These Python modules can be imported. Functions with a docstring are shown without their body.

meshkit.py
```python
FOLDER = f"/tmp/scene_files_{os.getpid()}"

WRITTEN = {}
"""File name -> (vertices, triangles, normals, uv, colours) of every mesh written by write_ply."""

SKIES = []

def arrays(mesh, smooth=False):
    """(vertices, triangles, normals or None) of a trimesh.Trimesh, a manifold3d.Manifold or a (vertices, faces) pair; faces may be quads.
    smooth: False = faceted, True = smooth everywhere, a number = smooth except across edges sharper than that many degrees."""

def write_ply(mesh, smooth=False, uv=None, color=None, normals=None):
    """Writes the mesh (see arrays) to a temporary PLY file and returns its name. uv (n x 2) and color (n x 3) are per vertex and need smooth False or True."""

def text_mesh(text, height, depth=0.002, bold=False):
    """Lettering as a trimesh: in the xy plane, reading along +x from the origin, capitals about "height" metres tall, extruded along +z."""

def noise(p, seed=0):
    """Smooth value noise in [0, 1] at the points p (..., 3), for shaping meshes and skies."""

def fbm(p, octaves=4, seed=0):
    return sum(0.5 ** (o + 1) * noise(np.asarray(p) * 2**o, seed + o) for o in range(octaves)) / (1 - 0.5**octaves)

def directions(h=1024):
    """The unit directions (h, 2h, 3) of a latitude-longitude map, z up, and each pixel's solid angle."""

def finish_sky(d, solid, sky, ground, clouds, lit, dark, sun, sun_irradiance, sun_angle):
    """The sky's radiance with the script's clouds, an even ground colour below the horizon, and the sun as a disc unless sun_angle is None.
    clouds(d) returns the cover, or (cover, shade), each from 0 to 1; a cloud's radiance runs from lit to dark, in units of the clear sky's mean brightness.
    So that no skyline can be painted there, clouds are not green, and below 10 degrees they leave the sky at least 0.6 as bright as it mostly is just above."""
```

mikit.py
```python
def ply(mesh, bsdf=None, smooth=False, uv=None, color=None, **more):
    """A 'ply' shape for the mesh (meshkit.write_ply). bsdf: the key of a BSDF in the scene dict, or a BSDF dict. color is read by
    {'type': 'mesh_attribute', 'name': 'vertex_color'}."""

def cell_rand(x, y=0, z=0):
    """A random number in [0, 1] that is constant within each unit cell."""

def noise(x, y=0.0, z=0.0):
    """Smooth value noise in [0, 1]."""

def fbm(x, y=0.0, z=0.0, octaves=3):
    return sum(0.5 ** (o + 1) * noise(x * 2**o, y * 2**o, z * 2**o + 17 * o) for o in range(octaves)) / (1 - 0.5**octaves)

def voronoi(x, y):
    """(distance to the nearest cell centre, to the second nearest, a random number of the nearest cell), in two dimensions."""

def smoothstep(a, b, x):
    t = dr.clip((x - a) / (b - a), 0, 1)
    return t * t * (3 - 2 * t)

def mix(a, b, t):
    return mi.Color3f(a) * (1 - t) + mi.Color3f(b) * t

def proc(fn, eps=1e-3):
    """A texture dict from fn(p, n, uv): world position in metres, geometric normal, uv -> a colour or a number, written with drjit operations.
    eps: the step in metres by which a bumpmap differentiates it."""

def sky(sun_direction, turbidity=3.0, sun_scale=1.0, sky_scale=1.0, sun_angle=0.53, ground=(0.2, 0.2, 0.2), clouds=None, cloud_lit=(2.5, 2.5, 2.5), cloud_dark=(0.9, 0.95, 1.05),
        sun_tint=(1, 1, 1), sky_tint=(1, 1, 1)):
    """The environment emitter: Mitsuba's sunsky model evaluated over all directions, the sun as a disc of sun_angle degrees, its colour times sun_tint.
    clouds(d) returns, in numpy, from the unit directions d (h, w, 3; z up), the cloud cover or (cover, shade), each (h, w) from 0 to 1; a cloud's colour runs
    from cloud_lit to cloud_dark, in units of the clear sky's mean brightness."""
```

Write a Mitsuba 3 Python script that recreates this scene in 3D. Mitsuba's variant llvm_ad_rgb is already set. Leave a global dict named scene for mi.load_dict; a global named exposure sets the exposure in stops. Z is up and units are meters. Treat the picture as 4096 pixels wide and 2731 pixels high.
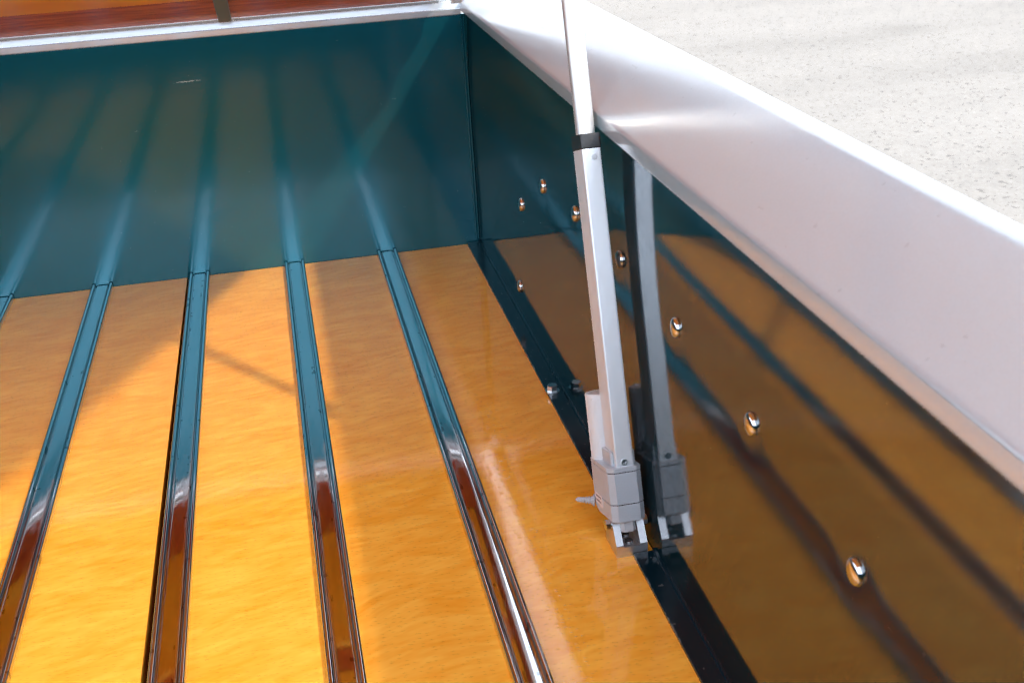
import math, random
import numpy as np, trimesh, drjit as dr, mitsuba as mi
import manifold3d as m3
import mikit, meshkit
from mikit import noise, fbm, smoothstep, mix, cell_rand, proc
T = mi.ScalarTransform4f
rng = np.random.default_rng(7)
scene, labels = {}, {}

# ------------------------------------------------------------------ camera, sky, exposure
EYE = np.array([-0.1591, -2.0763, 0.7295])
FWD = np.array([0.1635, 0.8986, -0.4071])
UP = np.array([0.1315, 0.3892, 0.9117])
scene['camera'] = {
    'type': 'thinlens', 'fov': 45.63, 'fov_axis': 'x', 'aperture_radius': 0.0015, 'focus_distance': 1.45,
    'near_clip': 0.01, 'far_clip': 2000.0,
    'to_world': T().look_at(origin=EYE.tolist(), target=(EYE + FWD).tolist(), up=UP.tolist())}
SUN = [0.692, -0.70, 1.0]
def haze_cloud(d):
    # a thin bright veil over the whole sky, with faint streaks
    v = meshkit.fbm(d.reshape(-1, 3) * [2.0, 5.0, 3.0]).reshape(d.shape[:2])
    return np.clip(0.25 + 0.55 * v, 0, 1), np.zeros(d.shape[:2])
scene['sky'] = mikit.sky(SUN, turbidity=3.0, ground=(0.3, 0.29, 0.27), sun_scale=0.25, sky_scale=2.0, sun_angle=1.9,
                         clouds=haze_cloud, cloud_lit=(2.45, 2.45, 2.45))
exposure = 3.15

# ------------------------------------------------------------------ helpers
def MM(*v): return np.array(v, float) / 1000.0

def numbered(name):
    if not any(k == name or k.startswith(name + '__') for k in list(scene) + list(labels)): return name
    i = 1
    while any(k == f'{name}_{i:03d}' or k.startswith(f'{name}_{i:03d}__') for k in list(scene) + list(labels)): i += 1
    return f'{name}_{i:03d}'

def thing(name, label, cat, group=None):
    key = numbered(name)
    labels[key] = {'label': label, 'category': cat}
    if group: labels[key]['group'] = group
    return key

def obj(name, mesh, mat, parent=None, smooth=35, label=None, **more):
    key = numbered(name if parent is None else parent + '__' + name)
    scene[key] = mikit.ply(mesh, mat, smooth=smooth, **more)
    if label: labels.setdefault(key, {})['label'] = label
    return key

def tomesh(man):
    m = man.to_mesh()
    return trimesh.Trimesh(np.array(m.vert_properties)[:, :3], np.array(m.tri_verts), process=False)

def toman(mesh):
    return m3.Manifold(m3.Mesh(np.asarray(mesh.vertices, np.float32), np.asarray(mesh.faces, np.uint32)))

def hullpts(p):
    return m3.Manifold.hull_points(np.asarray(p, float))

def cbox(lo, hi, c=0.001):
    """box with chamfered edges (Manifold)"""
    lo, hi = np.asarray(lo, float), np.asarray(hi, float)
    c = min(c, 0.45 * float((hi - lo).min()))
    pts = []
    for sx in (0, 1):
        for sy in (0, 1):
            for sz in (0, 1):
                s = np.array([sx, sy, sz])
                p = np.where(s == 1, hi, lo)
                inw = np.where(s == 1, -c, c)
                for k in range(3):
                    q = p + inw
                    q[k] = p[k]
                    pts.append(q)
    return hullpts(pts)

def cyl(a, b, r0, r1=None, n=32):
    a, b = np.asarray(a, float), np.asarray(b, float)
    r1 = r0 if r1 is None else r1
    d = (b - a) / np.linalg.norm(b - a)
    u = np.cross(d, [0.3, 0.5, 0.8]); u /= np.linalg.norm(u); v = np.cross(d, u)
    t = np.arange(n) * 2 * math.pi / n
    ring = np.cos(t)[:, None] * u + np.sin(t)[:, None] * v
    return hullpts(np.r_[a + r0 * ring, b + r1 * ring])

def lathe(a, d, prof, n=40):
    """prof: list of (radius, height) along d from a; closed on axis"""
    a, d = np.asarray(a, float), np.asarray(d, float)
    d = d / np.linalg.norm(d)
    u = np.cross(d, [0.31, 0.52, 0.79]); u /= np.linalg.norm(u); v = np.cross(d, u)
    t = np.arange(n) * 2 * math.pi / n
    ring = np.cos(t)[:, None] * u + np.sin(t)[:, None] * v
    V, F = [], []
    for r, h in prof: V.append(a + d * h + ring * r)
    k = len(prof)
    V = np.vstack(V + [[a + d * prof[0][1]], [a + d * prof[-1][1]]])
    for i in range(k - 1):
        for j in range(n):
            p, q = i * n + j, i * n + (j + 1) % n
            F += [[p, q, q + n], [p, q + n, p + n]]
    for j in range(n):
        F.append([k * n, (j + 1) % n, j]); F.append([k * n + 1, (k - 1) * n + j, (k - 1) * n + (j + 1) % n])
    m = trimesh.Trimesh(V, F, process=False)
    if m.volume < 0: m.invert()
    return m

def rise(m):
    v = m.vertices; v[:, 2] += np.where(v[:, 2] > 0.401, -0.006 * v[:, 1] * np.clip((v[:, 2] - 0.401) / 0.012, 0, 1), 0); m.vertices = v
    return m

def sweep_y(prof, ys, cap=True):
    """closed profile [(x,z)] swept along y"""
    prof = np.asarray(prof, float); ys = list(ys); n = len(prof)
    V = np.vstack([np.c_[prof[:, 0], np.full(n, y), prof[:, 1]] for y in ys]); F = []
    for i in range(len(ys) - 1):
        for j in range(n):
            p, q = i * n + j, i * n + (j + 1) % n
            F += [[p, q, q + n], [p, q + n, p + n]]
    if cap:
        import shapely.geometry as sg
        v2, f2 = trimesh.creation.triangulate_polygon(sg.Polygon(prof), engine='earcut')
        from scipy.spatial import cKDTree
        idx = cKDTree(prof).query(v2)[1]
        f2 = idx[f2]
        F += f2.tolist(); F += (f2[:, ::-1] + (len(ys) - 1) * n).tolist()
    m = trimesh.Trimesh(V, F, process=False)
    m.fix_normals()
    return m

def extrude_poly(poly, o, eu, ev, ew, depth):
    """poly in (u,v) extruded along ew"""
    import shapely.geometry as sg
    m = trimesh.creation.extrude_polygon(sg.Polygon(poly), depth, engine='earcut')
    M = np.eye(4); M[:3, 0], M[:3, 1], M[:3, 2], M[:3, 3] = eu, ev, ew, o
    m.apply_transform(M)
    if np.linalg.det(M[:3, :3]) < 0: m.invert()
    return m

def arc(cx, cy, r, a0, a1, n):
    return [(cx + r * math.cos(math.radians(a)), cy + r * math.sin(math.radians(a))) for a in np.linspace(a0, a1, n)]

# ------------------------------------------------------------------ materials
def bsdf(name, d): scene[name] = d
def two(d): return {'type': 'twosided', 'bsdf': d}
def rgb(*v): return {'type': 'rgb', 'value': list(v)}

S = 0.165                       # spacing of the bed strips; strip k stands at x = k*S
XW, XL = 0.170, -0.995          # inner faces of the side panels
YR = -2.05                      # open rear end of the bed
ZF = -0.006                     # top of the boards

def grain(p):
    x, y = p.x, p.y
    b = dr.floor(x / S)
    off = cell_rand(b, 3, 5) * 7.0
    w = (fbm(x * 13.0 + off, y * 18.0, off, 2) - 0.5) * 0.030
    yy = y + w - 0.16 * x
    g = fbm(x * 46.0 + off, yy * 165.0, 2.0, 3)
    h = fbm(x * 15.0 + off, yy * 48.0, 4.0, 3)
    return g, h, b

def ticks(p):
    """short dashes of the rotary cut face, lying across the bed"""
    tot = mi.Float(0)
    for cx, cy, seed in ((0.011, 0.0075, 1), (0.0087, 0.0056, 2)):
        u, v = p.x / cx + p.y * 9.0, p.y / cy + p.x * 14.0
        iu, iv = dr.floor(u), dr.floor(v)
        ox = 0.25 + 0.5 * cell_rand(iu, iv, seed * 3 + 1)
        oy = 0.25 + 0.5 * cell_rand(iu, iv, seed * 3 + 2)
        on = dr.select(cell_rand(iu, iv, seed * 3 + 3) > 0.55, 1.0, 0.0)
        du, dv = (u - iu - ox) * cx, (v - iv - oy) * cy
        tot += on * dr.exp(-dr.square(du / 0.0017) - dr.square(dv / 0.00055))
    return tot

def wood_col(p, n, uv):
    g, h, b = grain(p)
    t = dr.clip(0.5 + (g - 0.5) * 0.95 + (h - 0.5) * 0.75, 0, 1)
    c = mix((0.80, 0.305, 0.022), (0.91, 0.455, 0.066), t)
    c = c * (0.94 + 0.12 * cell_rand(b, 9, 2))
    k = ticks(p)
    return c * (1 - 0.17 * k)

def wood_bump(p, n, uv):
    g, h, b = grain(p)
    return 0.00007 * ticks(p) + 0.000022 * fbm(p.x * 30, p.y * 90, 1, 2) + 0.00001 * g

bsdf('mat_floor_wood', two({'type': 'bumpmap', 'arbitrary': proc(wood_bump, 4e-4), 'scale': 1.0,
     'bsdf': {'type': 'roughplastic', 'diffuse_reflectance': proc(wood_col), 'alpha': 0.006, 'int_ior': 1.47, 'nonlinear': False}}))

def teal_col(p, n, uv):
    base = mi.Color3f(0.007, 0.090, 0.128)
    w = fbm(p.x * 6, p.y * 6, p.z * 6, 2)
    base = base * (0.85 + 0.3 * w)
    # pale scrape across the front panel and a few tiny nicks
    sx, sz = (p.x + 0.298) / 0.020, (p.z - 0.3325 - 0.02 * (p.x + 0.298)) / 0.0011
    sc = dr.exp(-dr.square(dr.square(sx))) * dr.exp(-dr.square(sz)) * smoothstep(0.35, 0.6, noise(p.x * 400, p.z * 900, 2)) * dr.select(p.y > -0.01, 1.0, 0.0)
    nick = smoothstep(0.985, 0.995, noise(p.x * 190 + p.y * 190, p.z * 170, 6))
    return mix(base, (0.6, 0.62, 0.62), dr.clip(sc + 0.35 * nick, 0, 1))

def teal_bump(p, n, uv):
    k = dr.select(p.y > -0.012, 0.6, 0.3)
    return k * (0.00006 * fbm(p.x * 45 + 3, p.y * 45, p.z * 45, 2) + 0.000012 * noise(p.x * 420, p.y * 420, p.z * 420))

bsdf('mat_teal_paint', two({'type': 'bumpmap', 'arbitrary': proc(teal_bump, 5e-4), 'scale': 1.0,
     'bsdf': {'type': 'blendbsdf', 'weight': 0.48,
              'a': {'type': 'roughplastic', 'diffuse_reflectance': proc(teal_col), 'alpha': 0.007, 'int_ior': 1.68, 'nonlinear': False},
              'b': {'type': 'roughconductor', 'material': 'none', 'alpha': 0.04, 'specular_reflectance': rgb(0.013, 0.145, 0.182)}}}))
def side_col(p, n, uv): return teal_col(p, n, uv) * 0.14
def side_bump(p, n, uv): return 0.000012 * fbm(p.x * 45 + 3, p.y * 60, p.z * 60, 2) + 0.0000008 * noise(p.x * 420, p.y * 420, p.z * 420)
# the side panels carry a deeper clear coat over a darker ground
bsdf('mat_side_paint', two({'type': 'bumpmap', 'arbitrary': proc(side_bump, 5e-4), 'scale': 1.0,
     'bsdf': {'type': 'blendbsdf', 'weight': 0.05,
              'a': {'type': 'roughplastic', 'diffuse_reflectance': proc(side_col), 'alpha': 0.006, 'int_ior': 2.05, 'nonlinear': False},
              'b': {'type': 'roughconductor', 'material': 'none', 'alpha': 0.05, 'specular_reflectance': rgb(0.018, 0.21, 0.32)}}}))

def angle_col(p, n, uv):
    base = mi.Color3f(0.002, 0.011, 0.018)
    edge = dr.exp(-dr.square((p.x - 0.1462) / 0.0009))
    chip = edge * smoothstep(0.64, 0.74, fbm(p.y * 70, 3.0, 1.0, 3))
    fleck = smoothstep(0.93, 0.97, noise(p.x * 260, p.y * 160, 8))
    return mix(base, (0.62, 0.63, 0.60), dr.clip(0.10 * chip + 0.10 * fleck, 0, 1))
bsdf('mat_angle_paint', two({'type': 'principled', 'base_color': proc(angle_col), 'roughness': 0.14, 'specular': 0.5}))

def silver_col(p, n, uv):
    f = noise(p.x * 900, p.y * 900, p.z * 900)
    c = mi.Color3f(0.365, 0.415, 0.455) * (0.97 + 0.06 * f)
    dirt = smoothstep(0.93, 0.96, noise(p.x * 130, p.y * 130, p.z * 130)) * 0.12
    return c * (1 - dirt)
bsdf('mat_silver_paint', two({'type': 'blendbsdf', 'weight': 0.16,
     'a': {'type': 'roughplastic', 'diffuse_reflectance': proc(silver_col), 'alpha': 0.022, 'int_ior': 2.1},
     'b': {'type': 'roughconductor', 'material': 'none', 'alpha': 0.11, 'specular_reflectance': rgb(0.72, 0.76, 0.80)}}))
bsdf('mat_white_paint', two({'type': 'principled', 'base_color': rgb(0.70, 0.71, 0.73), 'roughness': 0.3, 'specular': 0.5}))

def strip_local(p): return p.x - dr.floor(p.x / S + 0.5) * S
def steel_rough(p, n, uv):
    x = dr.abs(strip_local(p))
    edge = dr.exp(-dr.square((x - 0.0088) / 0.0017)) * smoothstep(0.42, 0.62, fbm(p.x * 700, p.y * 30, 1, 3))
    mottle = smoothstep(0.55, 0.75, fbm(p.x * 300, p.y * 45, 5, 3))
    return 0.045 + 0.26 * edge + 0.05 * mottle
def steel_col(p, n, uv):
    x = dr.abs(strip_local(p))
    film = 0.7 * smoothstep(0.80, 0.82, fbm(p.x * 160 + 5, p.y * 75, 2, 2)) * smoothstep(0.003, 0.006, x)
    edge = dr.exp(-dr.square((x - 0.0088) / 0.0014)) * smoothstep(0.5, 0.62, fbm(p.x * 700, p.y * 30, 1, 3))
    c = mix((0.60, 0.615, 0.635), (0.20, 0.20, 0.20), film)
    return mix(c, (0.72, 0.70, 0.68), 0.35 * edge)
bsdf('mat_steel', two({'type': 'principled', 'base_color': proc(steel_col), 'metallic': 1.0, 'roughness': proc(steel_rough)}))
bsdf('mat_chrome', two({'type': 'principled', 'base_color': rgb(0.66, 0.67, 0.68), 'metallic': 1.0, 'roughness': 0.07}))
bsdf('mat_strap', two({'type': 'principled', 'base_color': rgb(0.40, 0.30, 0.22), 'metallic': 0.8, 'roughness': 0.35}))
bsdf('mat_rod', two({'type': 'principled', 'base_color': rgb(0.62, 0.62, 0.61), 'metallic': 0.65, 'roughness': 0.32}))
bsdf('mat_zinc', two({'type': 'principled', 'base_color': rgb(0.58, 0.59, 0.60), 'metallic': 1.0, 'roughness': 0.2}))

def brush(p, n, uv):
    return 0.30 + 0.10 * noise(p.x * 900, p.y * 90, p.z * 60)
bsdf('mat_anodised', two({'type': 'principled', 'base_color': rgb(0.73, 0.77, 0.80), 'metallic': 0.45, 'roughness': proc(brush), 'specular': 0.6}))
def cast_col(p, n, uv):
    return mi.Color3f(0.66, 0.665, 0.68) * (0.92 + 0.14 * noise(p.x * 1500, p.y * 1500, p.z * 1500))
bsdf('mat_bracket', two({'type': 'principled', 'base_color': proc(cast_col), 'metallic': 0.95, 'roughness': 0.33}))
bsdf('mat_gearbox', two({'type': 'principled', 'base_color': proc(lambda p, n, uv: mi.Color3f(0.49, 0.54, 0.59) * (0.96 + 0.08 * noise(p.x * 1200, p.y * 1200, p.z * 1200))),
     'metallic': 0.35, 'roughness': 0.38, 'specular': 0.5}))
bsdf('mat_motor', two({'type': 'principled', 'base_color': rgb(0.70, 0.74, 0.77), 'metallic': 0.2, 'roughness': 0.33, 'specular': 0.5}))
bsdf('mat_black_plastic', two({'type': 'principled', 'base_color': rgb(0.012, 0.012, 0.013), 'roughness': 0.32, 'specular': 0.5}))
bsdf('mat_grey_plastic', two({'type': 'principled', 'base_color': rgb(0.42, 0.43, 0.45), 'roughness': 0.42, 'specular': 0.5}))
bsdf('mat_dark_gap', two({'type': 'diffuse', 'reflectance': rgb(0.02, 0.02, 0.02)}))
bsdf('mat_dark_steel', two({'type': 'principled', 'base_color': rgb(0.16, 0.16, 0.16), 'metallic': 0.9, 'roughness': 0.3}))
bsdf('mat_sticker', two({'type': 'principled', 'base_color': rgb(0.66, 0.57, 0.53), 'roughness': 0.5, 'specular': 0.4}))
bsdf('mat_ink', two({'type': 'diffuse', 'reflectance': rgb(0.34, 0.25, 0.23)}))

def mahog_col(p, n, uv):
    q = p.y * 2.0 + p.z * 2.0
    g = fbm(p.x * 14, q * 130, 3, 3)
    s = fbm(p.x * 40, q * 420, 7, 2)
    t = dr.clip(0.5 + (g - 0.5) * 1.3 + (s - 0.5) * 0.8, 0, 1)
    return mix((0.38, 0.050, 0.014), (0.64, 0.155, 0.036), t)
bsdf('mat_mahogany', two({'type': 'roughplastic', 'diffuse_reflectance': proc(mahog_col), 'alpha': 0.015, 'int_ior': 1.5, 'nonlinear': False}))
def mahog_side_col(p, n, uv):
    q = p.y * 2.0 + p.z * 2.0
    g = fbm(p.x * 190, q * 7, 3, 3)
    return mix((0.24, 0.045, 0.015), (0.42, 0.120, 0.034), dr.clip(0.5 + (g - 0.5) * 1.6, 0, 1))
bsdf('mat_mahogany_side', two({'type': 'roughplastic', 'diffuse_reflectance': proc(mahog_side_col), 'alpha': 0.015, 'int_ior': 1.5, 'nonlinear': False}))
def panel_col(p, n, uv):
    q = p.y + p.z
    g = fbm(p.x * 9, q * 40, 3, 3)
    return mix((0.80, 0.26, 0.012), (0.90, 0.40, 0.034), dr.clip(0.5 + (g - 0.5) * 1.6, 0, 1))
bsdf('mat_cover_panel', two({'type': 'roughplastic', 'diffuse_reflectance': proc(panel_col), 'alpha': 0.015, 'int_ior': 1.5, 'nonlinear': False}))

def pave_col(p, n, uv):
    x, y = p.x, p.y
    a = noise(x * 120, y * 120, 1); b = noise(x * 260 + 9, y * 260, 2); c = fbm(x * 1.1, y * 2.0, 3, 3); d = fbm(x * 30, y * 30, 6, 3)
    v = 0.86 + 0.16 * (c - 0.5) + 0.11 * (a - 0.5) + 0.11 * (b - 0.5) + 0.11 * (d - 0.5)
    dark = smoothstep(0.80, 0.90, noise(x * 70, y * 70, 12)) * 0.35
    pale = smoothstep(0.84, 0.92, noise(x * 85 + 4, y * 85, 22)) * 0.35
    st = dr.exp(-dr.square(((x - STAIN[0]) * 0.87 - (y - STAIN[1]) * 0.49) / 0.16) - dr.square(((x - STAIN[0]) * 0.49 + (y - STAIN[1]) * 0.87) / 0.15)) * (0.8 + 0.8 * (d - 0.5))
    cr = dr.abs((y - 4.05) - 1.43 * (x - 3.40) + 0.05 * (fbm(x * 9, y * 9, 2, 3) - 0.5))
    st += 0.8 * dr.exp(-dr.square(cr / 0.012)) * smoothstep(3.25, 3.45, x) * smoothstep(4.6, 3.9, x) * noise(x * 7, y * 7, 4)
    st += 0.20 * smoothstep(0.56, 0.72, fbm(x * 0.8 + y * 0.2, y * 2.6, 9, 3))
    v = v * (1 - dark) * (1 - 0.17 * st) + pale * 0.3
    return mi.Color3f(0.318, 0.301, 0.273) * v
STAIN = (3.50, 4.64)
bsdf('mat_pavement', two({'type': 'bumpmap', 'arbitrary': proc(lambda p, n, uv: 0.0016 * noise(p.x * 190, p.y * 190) + 0.0012 * fbm(p.x * 60, p.y * 60, 3, 2), 2e-3), 'scale': 1.0,
     'bsdf': {'type': 'diffuse', 'reflectance': proc(pave_col)}}))

# ------------------------------------------------------------------ the setting
ZG = -0.64
g = trimesh.Trimesh([[-300, -300, ZG], [300, -300, ZG], [300, 300, ZG], [-300, 300, ZG]], [[0, 1, 2], [0, 2, 3]], process=False)
obj('pavement', g, 'mat_pavement', smooth=False)
labels['pavement'] = {'label': 'sunlit pale grey worn asphalt beside the truck', 'kind': 'structure'}

# ------------------------------------------------------------------ the truck
truck = thing('pickup_truck', 'pickup truck with teal cargo bed, varnished wood floor and silver flared rails', 'pickup truck')

# floor boards: between the strips, 7 mm short of strip -2 on its left side
for k in range(-6, 1):
    x0, x1 = k * S + 0.0025, (k + 1) * S - 0.0025
    if k == -6: x0 = XL - 0.002
    if k == 0: x1 = XW - 0.0005
    y0, y1 = YR, -0.0015
    if k == -3:
        pts = []
        for (xx, yy) in ((x0, y0), (x0, y1), (-2 * S - 0.0175 - 0.0100, y0), (-2 * S - 0.0175 - 0.0045, y1)):
            for zz in (ZF - 0.019, ZF): pts.append((xx, yy, zz))
        m = hullpts(pts)
    else:
        m = cbox((x0, y0, ZF - 0.019), (x1, y1, ZF), 0.0006)
    obj('floor_board', tomesh(m), 'mat_floor_wood', truck, smooth=False)
obj('underbody', tomesh(cbox((XL, YR + 0.01, -0.065), (XW, 0.0, -0.055))), 'mat_dark_gap', truck, smooth=False)

# polished strips: two beads, grooves and a slightly crowned channel
half = [(-17.5, -6.0), (-17.6, -1.2)] + arc(-14.4, -0.6, 3.2, 180, 20, 9) + [(-11.2, -1.4), (-10.9, -2.9), (-10.0, -3.1), (-9.5, -2.6), (-9.2, -1.5)]
mid = [(x, -1.15 + 0.15 * (1 - (x / 8.6) ** 2)) for x in np.linspace(-8.6, 8.6, 13)]
prof = half + mid + [(-x, z) for x, z in half[::-1]]
sys_ = np.linspace(YR, -0.0035, 40)
for k in range(-5, 1):
    m = sweep_y([(k * S + x / 1000, z / 1000) for x, z in prof], sys_)
    wob = 0.00008 * np.sin(m.vertices[:, 1] * 9 + k * 1.7) + 0.00003 * np.sin(m.vertices[:, 1] * 23 + k)
    m.vertices[:, 2] += np.where(m.vertices[:, 2] > -0.005, wob, 0)
    obj('bed_strip', m, 'mat_steel', truck, smooth=50)

# front panel (teal), its ragged painted top edge, the corner bead
xs = np.linspace(XL, XW, 260)
top = 0.4028 + 0.0006 * np.sin(xs * 3)
r2 = np.random.default_rng(3)
jag = np.zeros_like(xs); seg = 0
while seg < len(xs):
    n = r2.integers(3, 14); jag[seg:seg + n] = r2.uniform(-0.0014, 0.0009); seg += n
ztop = top + jag
poly = [(XL - 0.01, -0.08), (XW + 0.010, -0.08), (XW + 0.010, 0.4005)] + list(zip(xs[::-1], ztop[::-1])) + [(XL - 0.01, 0.4005)]
obj('front_panel', extrude_poly(poly, (0, 0, 0), (1, 0, 0), (0, 0, 1), (0, 1, 0), 0.004), 'mat_teal_paint', truck, smooth=False)
bead = [(XW - 0.0075, 0.001)] + [(XW - 0.0075, -0.0012)] + arc(XW - 0.0058, -0.0012, 0.0016, 180, 360, 7) + arc(XW - 0.0018, -0.0030, 0.0013, 180, 360, 7) + [(XW - 0.0005, 0.001)]
m = extrude_poly(bead, (0, 0, 0.003), (1, 0, 0), (0, 1, 0), (0, 0, 1), 0.399)
obj('corner_seam', m, 'mat_teal_paint', truck, smooth=40)

# silver rail on top of the front panel: small lip and a leaning upper face
fr = [(0.0035, 0.392), (0.0008, 0.4000), (-0.0024, 0.4022), (-0.0030, 0.4036), (-0.0044, 0.4096), (-0.0048, 0.4112), (-0.0040, 0.4122), (-0.0030, 0.4124),
      (-0.0003, 0.4252), (0.0006, 0.4260), (0.0030, 0.4262), (0.0250, 0.4262), (0.0250, 0.392)]
n = len(fr)
m = sweep_y([(a, b) for a, b in fr], [XL, XW - 0.006])
v = m.vertices.copy(); m.vertices = np.c_[v[:, 1], v[:, 0], v[:, 2]]; m.fix_normals()
obj('front_rail', m, 'mat_silver_paint', truck, smooth=30, label='narrow silver rail along the top of the teal front panel')

# side panels with soft dents round the bolts
BOLTS = [(-1.467, 0.2576), (-1.2867, 0.2746), (-1.1049, 0.2813), (-0.9251, 0.2844), (-0.7356, 0.2758), (-0.5614, 0.2600), (-0.4102, 0.1893), (-0.3655, 0.0447)]
def side_panel(x0, sgn):
    ys, zs = np.linspace(YR, 0.0, 330), np.linspace(-0.02, 0.4075, 90)
    Y, Z = np.meshgrid(ys, zs, indexing='ij')
    X = np.full_like(Y, x0)
    zz = np.clip(Z - 0.25, 0, None)
    X += sgn * 0.058 * zz ** 2 / 0.32
    for by, bz in BOLTS:
        r = ((Y - by) ** 2 + (Z - bz) ** 2)
        X += sgn * 0.0004 * np.exp(-r / 0.022 ** 2)
    X += sgn * (0.00018 * np.sin(Y * 7.1 + 1) * np.sin(Z * 11) + 0.0001 * np.sin(Y * 17 + Z * 13))
    V = np.c_[X.ravel(), Y.ravel(), Z.ravel()]; a, b = Y.shape
    i = (np.arange(a - 1)[:, None] * b + np.arange(b - 1)).ravel()
    F = np.vstack([np.c_[i, i + 1, i + b + 1], np.c_[i, i + b + 1, i + b]])
    return trimesh.Trimesh(V, F if sgn > 0 else F[:, ::-1], process=False)
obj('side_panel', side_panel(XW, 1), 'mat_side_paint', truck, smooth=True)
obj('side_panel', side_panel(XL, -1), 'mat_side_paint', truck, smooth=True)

# closed tailgate behind the camera
tp = [(YR - 0.03, -0.02), (YR, -0.02), (YR, 0.40), (YR - 0.004, 0.412)] + arc(YR - 0.016, 0.412, 0.012, 0, 180, 8) + [(YR - 0.03, 0.40)]
m = sweep_y(tp, [XL, XW]); v = m.vertices.copy(); m.vertices = np.c_[v[:, 1], v[:, 0], v[:, 2]]; m.fix_normals()
obj('tailgate', m, 'mat_teal_paint', truck, smooth=35)

# flared silver side rails: lip, 41 degree flare, rolled outer edge and outer skin
def rail_profile():
    x0, th = XW, math.radians(41.5)
    p = [(x0 + 0.0060, 0.398), (x0 + 0.0055, 0.4070), (x0 - 0.0060, 0.4085), (x0 - 0.0074, 0.4093), (x0 - 0.0080, 0.4108), (x0 - 0.0080, 0.4208), (x0 - 0.0075, 0.4228), (x0 - 0.0064, 0.4246)]
    q = np.array([x0 - 0.0046, 0.4264]); d = np.array([math.cos(th), math.sin(th)])
    for t in np.linspace(0, 0.080, 10): p.append(tuple(q + d * t + np.array([-d[1], d[0]]) * 0.0003 * math.sin(math.pi * t / 0.080)))
    e = q + d * 0.081; nrm = np.array([-d[1], d[0]])
    a0 = math.degrees(math.atan2(nrm[1], nrm[0]))
    c = e - nrm * 0.045
    p += arc(c[0], c[1], 0.045, a0 - 1.5, a0 - 9, 6)
    k = np.array([math.cos(math.radians(a0 - 9)), math.sin(math.radians(a0 - 9))]); c = c + k * (0.045 - 0.012)
    p += arc(c[0], c[1], 0.012, a0 - 14, -62, 18)
    p += [(x0 + 0.045, 0.33), (x0 + 0.040, 0.25), (x0 + 0.040, -0.10), (x0 + 0.014, -0.10), (x0 + 0.014, 0.398)]
    return p
RP = rail_profile()
RYS = np.linspace(YR - 0.02, -0.012, 60)
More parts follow.
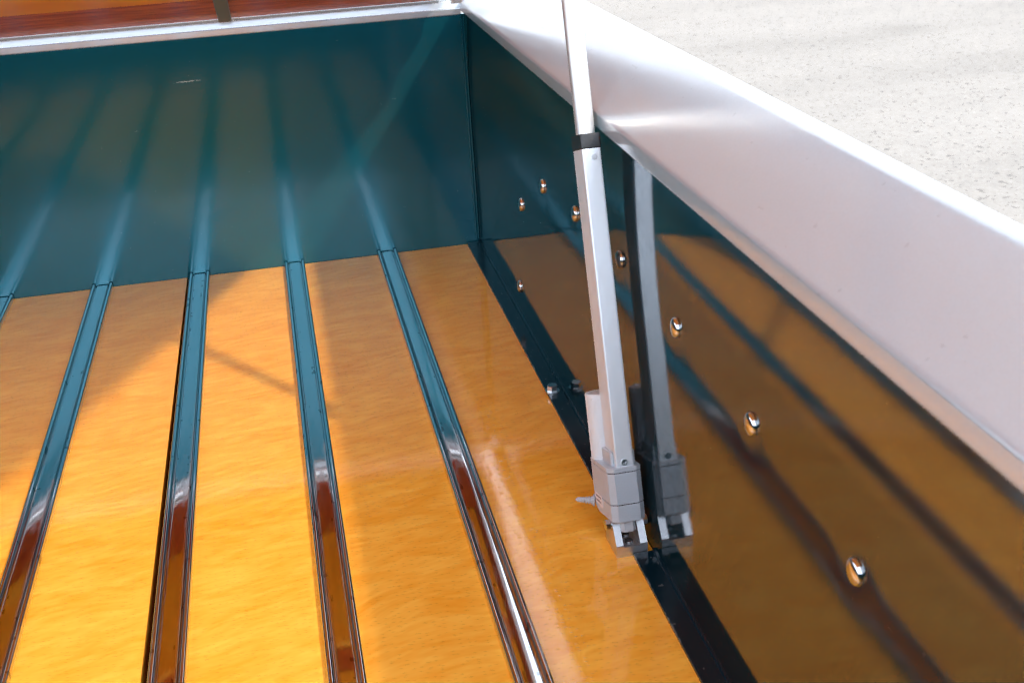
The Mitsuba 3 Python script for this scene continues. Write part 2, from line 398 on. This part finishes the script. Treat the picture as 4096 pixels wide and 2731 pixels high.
obj('side_rail', rise(sweep_y(RP, RYS)), 'mat_silver_paint', truck, smooth=42, label='wide flared silver rail above the teal side panel')
mx = XW + XL
obj('side_rail', rise(sweep_y([(mx - x, z) for x, z in RP], RYS)), 'mat_silver_paint', truck, smooth=42)

# dark angle strip along the foot of the side panel, with a cut-out for the actuator foot
for y0, y1 in ((-0.980, -0.004), (YR, -1.0375)):
    a = [(XW - 0.0240, ZF + 0.0002), (XW - 0.0240, -0.0028), (XW - 0.0234, -0.0022), (XW - 0.0034, -0.0022), (XW - 0.0026, -0.0008), (XW - 0.0024, 0.0005), (XW + 0.003, 0.0008), (XW + 0.003, ZF + 0.0002)]
    obj('angle_strip', sweep_y(a, np.linspace(y0, y1, 30)), 'mat_angle_paint', truck, smooth=30)

# dome bolts on the side panel
dome = [(9.7, 0.2), (9.9, 0.9), (9.4, 2.2)] + [(9.4 * math.cos(a), 2.2 + 3.4 * math.sin(a)) for a in np.linspace(0.15, 1.5, 9)]
for by, bz in BOLTS:
    obj('dome_bolt', lathe((XW + 0.0009, by, bz), (-1, 0.03, 0.02), [(r / 1000, h / 1000) for r, h in dome]), 'mat_chrome', truck, smooth=50)

def hexhead(c, d, af, h, rot=0.0):
    c, d = np.asarray(c, float), np.asarray(d, float) / np.linalg.norm(d)
    u = np.cross(d, [0.0, 1.0, 0.0]) if abs(d[1]) < 0.9 else np.cross(d, [1.0, 0, 0]); u /= np.linalg.norm(u); v = np.cross(d, u)
    R = af / math.sqrt(3); pts = []
    for k in range(6):
        t = k * math.pi / 3 + rot; e = math.cos(t) * u + math.sin(t) * v
        pts += [c + e * R, c + e * R + d * (h - 0.0007)]
    for k in range(24):
        t = k * math.pi / 12; pts.append(c + (math.cos(t) * u + math.sin(t) * v) * af * 0.5 * 0.96 + d * h)
    return hullpts(pts)
hb = obj('hex_bolt', tomesh(hexhead((0.1535, -0.6395, -0.0005), (0.02, -0.04, 1), 0.0128, 0.0078, 0.2)), 'mat_chrome', truck, smooth=False)
obj('washer', tomesh(cyl((0.1535, -0.6395, -0.0022), (0.1535, -0.6395, -0.0005), 0.0098)), 'mat_zinc', hb, smooth=30)

# cab behind the front panel
cabp = [(0.075, -0.02), (0.075, 0.70)] + arc(0.135, 0.700, 0.06, 180, 90, 8) + [(0.9, 0.80), (0.9, -0.02)]
m = sweep_y(cabp, np.linspace(XL, XW - 0.01, 4)); v = m.vertices.copy(); m.vertices = np.c_[v[:, 1], v[:, 0], v[:, 2]]; m.fix_normals()
obj('cab', m, 'mat_white_paint', truck, smooth=40)

# ------------------------------------------------------------------ bed cover, hinged at the front and raised 24 degrees
PH = math.radians(24.0)
EU, EN, CO = np.array([0, -math.cos(PH), math.sin(PH)]), np.array([0, math.sin(PH), math.cos(PH)]), np.array([0, 0, 0.42])
CXR, CXL = 0.1480, XL + XW - 0.1480
def place(man):
    m = tomesh(man) if hasattr(man, 'to_mesh') else man
    v = np.asarray(m.vertices)
    w = CO + v[:, :1] * np.array([1, 0, 0]) + v[:, 1:2] * EU + v[:, 2:3] * EN
    m = trimesh.Trimesh(w, m.faces, process=False)
    if m.volume < 0: m.invert()
    return m
cover = thing('bed_cover', 'raised wooden bed cover with mahogany frame and orange panels', 'truck bed cover')
CU = 2.06
sk = 0.018
def cpart(name, lo, hi, mat, c=0.0012, **kw): return obj(name, place(cbox(lo, hi, c)), mat, cover, smooth=False, **kw)
cpart('hinge_leaf', (CXL + 0.03, 0.0135, -0.0014), (0.126, 0.0262, 0.0), 'mat_silver_paint', 0.0006, label='pale metal hinge leaf at the foot of the cover')
cpart('frame_board', (CXL + 0.005, 0.0264, 0.0), (0.128, 0.1410, 0.022), 'mat_mahogany')
cpart('frame_board', (CXL + 0.005, CU - 0.12, 0.0), (CXR - sk, CU, 0.022), 'mat_mahogany')
for x0, x1 in ((CXR - sk - 0.026, CXR - sk), (CXL + sk, CXL + sk + 0.026)):
    cpart('frame_board', (x0, 0.1415, 0.0), (x1, CU - 0.1205, 0.022), 'mat_mahogany_side')
PX0, PX1 = CXL + sk + 0.0275, CXR - sk - 0.0275
us = [0.1435, 0.385, 0.905, 1.345, CU - 0.1225]
for k in range(4):
    cpart('wood_panel', (PX0, us[k] + (0.042 if k else 0), -0.003), (PX1, us[k + 1] - 0.0025, 0.016), 'mat_cover_panel', 0.004)
    if k: cpart('cross_batten', (PX0, us[k] , 0.0), (PX1, us[k] + 0.040, 0.022), 'mat_mahogany')
cpart('metal_strap', (-0.2325, 0.0335, -0.0075), (-0.2115, 1.86, -0.0034), 'mat_strap', 0.0004)
cpart('metal_strap', (XL + XW + 0.2115, 0.0335, -0.0075), (XL + XW + 0.2325, 1.86, -0.0034), 'mat_strap', 0.0004)
cpart('backing_sheet', (CXL + 0.004, 0.03, 0.023), (CXR - 0.004, CU - 0.002, 0.036), 'mat_dark_gap')
cpart('top_skin', (CXL - 0.0005, 0.012, 0.037), (CXR + 0.0005, CU + 0.001, 0.0395), 'mat_white_paint', 0.001)
for x0, x1 in ((CXR - sk + 0.001, CXR), (CXL, CXL + sk - 0.001)):
    pp = [(0.105, -0.012), (0.120, -0.0338), (CU, -0.0338), (CU, 0.0365), (0.06, 0.0365), (0.06, 0.0)]
    m = extrude_poly(pp, (x0, 0, 0), (0, 1, 0), (0, 0, 1), (1, 0, 0), x1 - x0)
    obj('side_skirt', place(m), 'mat_white_paint', cover, smooth=False)

# ------------------------------------------------------------------ linear actuator
AO = np.array([0.1465, -1.015, 0.026])
AA = np.array([0, 0.3099, 0.9508]); AB = np.array([0, 0.9508, -0.3099])
def aplace(man, mirror=False):
    m = tomesh(man) if hasattr(man, 'to_mesh') else man
    v = np.asarray(m.vertices)
    w = AO + v[:, :1] * np.array([1, 0, 0]) + v[:, 1:2] * AB + v[:, 2:3] * AA
    m = trimesh.Trimesh(w, m.faces, process=False)
    if m.volume < 0: m.invert()
    return m
act = thing('linear_actuator', 'silver electric linear actuator standing on a foot bracket beside the side panel', 'actuator')
def apart(name, man, mat, parent=act, smooth=35, **kw): return obj(name, aplace(man), mat, parent, smooth=smooth, **kw)

def rrect(x0, x1, b0, b1, r, n=4):
    return arc(x0 + r, b0 + r, r, 180, 270, n) + arc(x1 - r, b0 + r, r, 270, 360, n) + arc(x1 - r, b1 - r, r, 0, 90, n) + arc(x0 + r, b1 - r, r, 90, 180, n)
def prism(poly, a0, a1, c=0.0005):
    """polygon in (x,b) from a0 to a1 with small chamfers (convex polygons)"""
    p = np.array(poly); ctr = p.mean(0); k = 1 - c / np.abs(p - ctr).max()
    q = ctr + (p - ctr) * k
    pts = [(x, b, z) for x, b in p for z in (a0 + c, a1 - c)] + [(x, b, z) for x, b in q for z in (a0, a1)]
    return hullpts(pts)
TB0, TB1 = -0.0147, 0.0253
tube = apart('outer_tube', prism(rrect(-0.0096, 0.0104, TB0, TB1, 0.0022), 0.0598, 0.3900, 0.0003), 'mat_anodised')
apart('end_cap', prism(rrect(-0.0102, 0.0110, TB0 - 0.0008, TB1 + 0.0008, 0.002), 0.3903, 0.4050, 0.0008), 'mat_black_plastic')
# rod up to the cover: length to the underside of the frame
rb = 0.0050
tt = np.linspace(0.4, 1.2, 4000)
pp = AO + rb * AB + tt[:, None] * AA
ra = float(tt[np.argmax((pp - CO) @ EN > -0.030)])
apart('rod', cyl((0.0008, rb, 0.4049), (0.0008, rb, ra), 0.0099, n=64), 'mat_rod')
apart('rod_end', cbox((-0.012, rb - 0.014, ra - 0.006), (0.0136, rb + 0.014, ra + 0.022), 0.003), 'mat_bracket')

def phillips(x, b, a, r):
    disc = cyl((x, b - 0.0016, a), (x, b + 0.0004, a), r, n=28)
    ring = cyl((x, b - 0.0018, a), (x, b - 0.0014, a), r * 0.78, n=28)
    w, l = r * 0.2, r * 0.62
    ang = 0.5
    c, s = math.cos(ang), math.sin(ang)
    cut = None
    for (hx, ha) in ((l, w), (w, l)):
        pts = [(x + c * i - s * j, b + k, a + s * i + c * j) for i in (-hx, hx) for j in (-ha, ha) for k in (-0.003, -0.0006)]
        h = hullpts(pts); cut = h if cut is None else cut + h
    return (disc + ring) - cut
apart('screw', phillips(-0.0003, TB0, 0.0648, 0.0033), 'mat_zinc', smooth=False)
apart('screw', phillips(0.0023, TB0, 0.3810, 0.0030), 'mat_zinc', smooth=False)

# gearbox in three castings with dark joints
def gpoly(x0, x1, b0, b1, c):
    return [(x0 + c, b0), (x1 - c, b0), (x1, b0 + c), (x1, b1 - c * 1.6), (x1 - c * 1.6, b1), (x0 + c * 1.6, b1), (x0, b1 - c * 1.6), (x0, b0 + c)]
GX0, GX1 = -0.0192, 0.0168
gb = apart('gearbox', prism(gpoly(GX0, GX1, -0.0180, 0.068, 0.0062), 0.0209, 0.0541, 0.0006), 'mat_gearbox', smooth=22)
apart('top_plate', prism(gpoly(GX0 - 0.0003, GX1 + 0.0003, -0.0183, 0.068, 0.0062), 0.0549, 0.0600, 0.0008), 'mat_gearbox', gb, smooth=22)
low = prism(gpoly(GX0, GX1, -0.0180, 0.068, 0.0062), 0.0020, 0.0201, 0.0006)
wedge = hullpts([(x, b, a) for x in (-0.04, 0.04) for b, a in ((0.030, -0.002), (0.09, -0.002), (0.09, 0.018))])
apart('bottom_plate', low - wedge, 'mat_gearbox', gb, smooth=22)
apart('joint', prism(gpoly(GX0 + 0.0008, GX1 - 0.0008, -0.0172, 0.067, 0.0062), 0.0195, 0.0552, 0.0001), 'mat_dark_gap', gb, smooth=False)
# collar round the tube foot, open at the front
col = prism(rrect(-0.0132, 0.0140, -0.0075, 0.0290, 0.003), 0.0602, 0.0752, 0.0004) - prism(rrect(-0.0100, 0.0108, -0.03, 0.0260, 0.0015), 0.05, 0.09, 0.0001)
apart('collar', col, 'mat_gearbox', smooth=30)
# motor
mot = lathe((-0.0012, 0.0485, 0.0600), (0, 0, 1), [(0.0186, 0), (0.0186, 0.0035), (0.0181, 0.0037), (0.0181, 0.0045), (0.0186, 0.0047), (0.0186, 0.0655), (0.0181, 0.0657), (0.0181, 0.0667), (0.0186, 0.0669), (0.0186, 0.0705), (0.0178, 0.0716)], 56)
mk = apart('motor', mot, 'mat_motor', smooth=30)
apart('screw', lathe((0.0065, 0.060, 0.1316), (0, 0, 1), [(0.0022, 0), (0.002, 0.001), (0.0008, 0.0016)], 16), 'mat_chrome', mk)
# sticker on the left face of the gearbox
pts = [(GX0 - 0.0004, b, a) for b, a in ((0.0240, 0.0225), (0.0520, 0.0225), (0.0535, 0.0115), (0.0240, 0.0090))]
pts += [(x + 0.0006, b, a) for x, b, a in pts]
st = apart('sticker', hullpts(pts), 'mat_sticker', smooth=False, label='small pale sticker with two lines of tiny print')
for row, a0 in ((0, 0.0185), (1, 0.0135)):
    ms = []; b = 0.0275
    while b < 0.0495:
        w = float(rng.uniform(0.0009, 0.0017)); ms.append(cbox((GX0 - 0.0006, b, a0), (GX0 - 0.0003, b + w, a0 + 0.0021), 0.0001)); b += w + 0.0005
    u = ms[0]
    for q in ms[1:]: u = u + q
    obj('print_line', aplace(u), 'mat_ink', st, smooth=False)
# cable boot leaving the gearbox to the left
root = np.array([GX0, 0.0600, 0.0105]); dirn = np.array([-1, 0.30, 0.14]); dirn /= np.linalg.norm(dirn)
boot = [(0.0066, 0), (0.0066, 0.002), (0.0046, 0.0024)]
h = 0.0024
for i in range(4):
    r = 0.0046 - 0.0004 * i
    boot += [(r, h + 0.0002), (r, h + 0.0019), (r * 0.72, h + 0.0021), (r * 0.72, h + 0.0030)]; h += 0.0031
boot += [(0.0032, h), (0.0025, h + 0.0048), (0.0016, h + 0.0050), (0.0016, h + 0.0064)]
apart('cable_boot', lathe(root, dirn, boot, 24), 'mat_grey_plastic', smooth=30)
# clevis below the gearbox
clv = prism(gpoly(-0.0102, 0.0062, -0.0115, 0.0100, 0.0035), -0.0110, 0.0024, 0.0012)
apart('clevis', clv, 'mat_grey_plastic', smooth=22)

# foot bracket: base with two sloped arms, through bolt and two socket screws
BX0, BX1 = 0.1283, 0.1622
side = [(-1.0362, ZF), (-1.0362, 0.0068)] + arc(-1.0332, 0.0068, 0.0030, 180, 148, 4) + arc(-1.0140, 0.0225, 0.0085, 150, 20, 10) + [(-0.9965, 0.012), (-0.9955, ZF)]
def bslab(x0, x1, pts): return toman(extrude_poly(pts, (x0, 0, 0), (0, 1, 0), (0, 0, 1), (1, 0, 0), x1 - x0))
fb = bslab(BX0, BX1, side)
slot = bslab(BX0 + 0.0078, BX1 - 0.0080, [(-1.0400, 0.0060), (-1.0400, 0.06), (-0.98, 0.06), (-0.98, 0.0048), (-1.0345, 0.0048), (-1.0352, 0.0060)])
notch = cbox((XW - 0.0245, -1.04, ZF - 0.001), (XW + 0.01, -1.02, ZF + 0.0035), 0.0001)
foot = tomesh(fb - slot)
fk = obj('foot_bracket', foot, 'mat_bracket', act, smooth=25)
PY, PZ = -1.0150, 0.0232
obj('pin', tomesh(cyl((BX0 - 0.001, PY, PZ), (BX1 + 0.002, PY, PZ), 0.0031)), 'mat_chrome', fk)
obj('bolt_head', tomesh(hexhead((BX0 - 0.0012, PY, PZ), (-1, 0, 0), 0.0102, 0.0052, 0.15)), 'mat_chrome', fk, smooth=False)
obj('washer', tomesh(cyl((BX0 - 0.0013, PY, PZ), (BX0 - 0.0001, PY, PZ), 0.0062)), 'mat_zinc', fk)
obj('nut', tomesh(hexhead((BX1 + 0.0004, PY, PZ), (1, 0, 0), 0.0100, 0.0052, 0.1)), 'mat_chrome', fk, smooth=False)
for y in (-1.0245, -1.0105):
    s = lathe((0.1450, y, 0.0047), (0, 0, 1), [(0.0046, 0), (0.0046, 0.0014), (0.0041, 0.0020), (0.0021, 0.0020), (0.0019, 0.0006)], 28)
    obj('socket_screw', s, 'mat_dark_steel', fk, smooth=30)
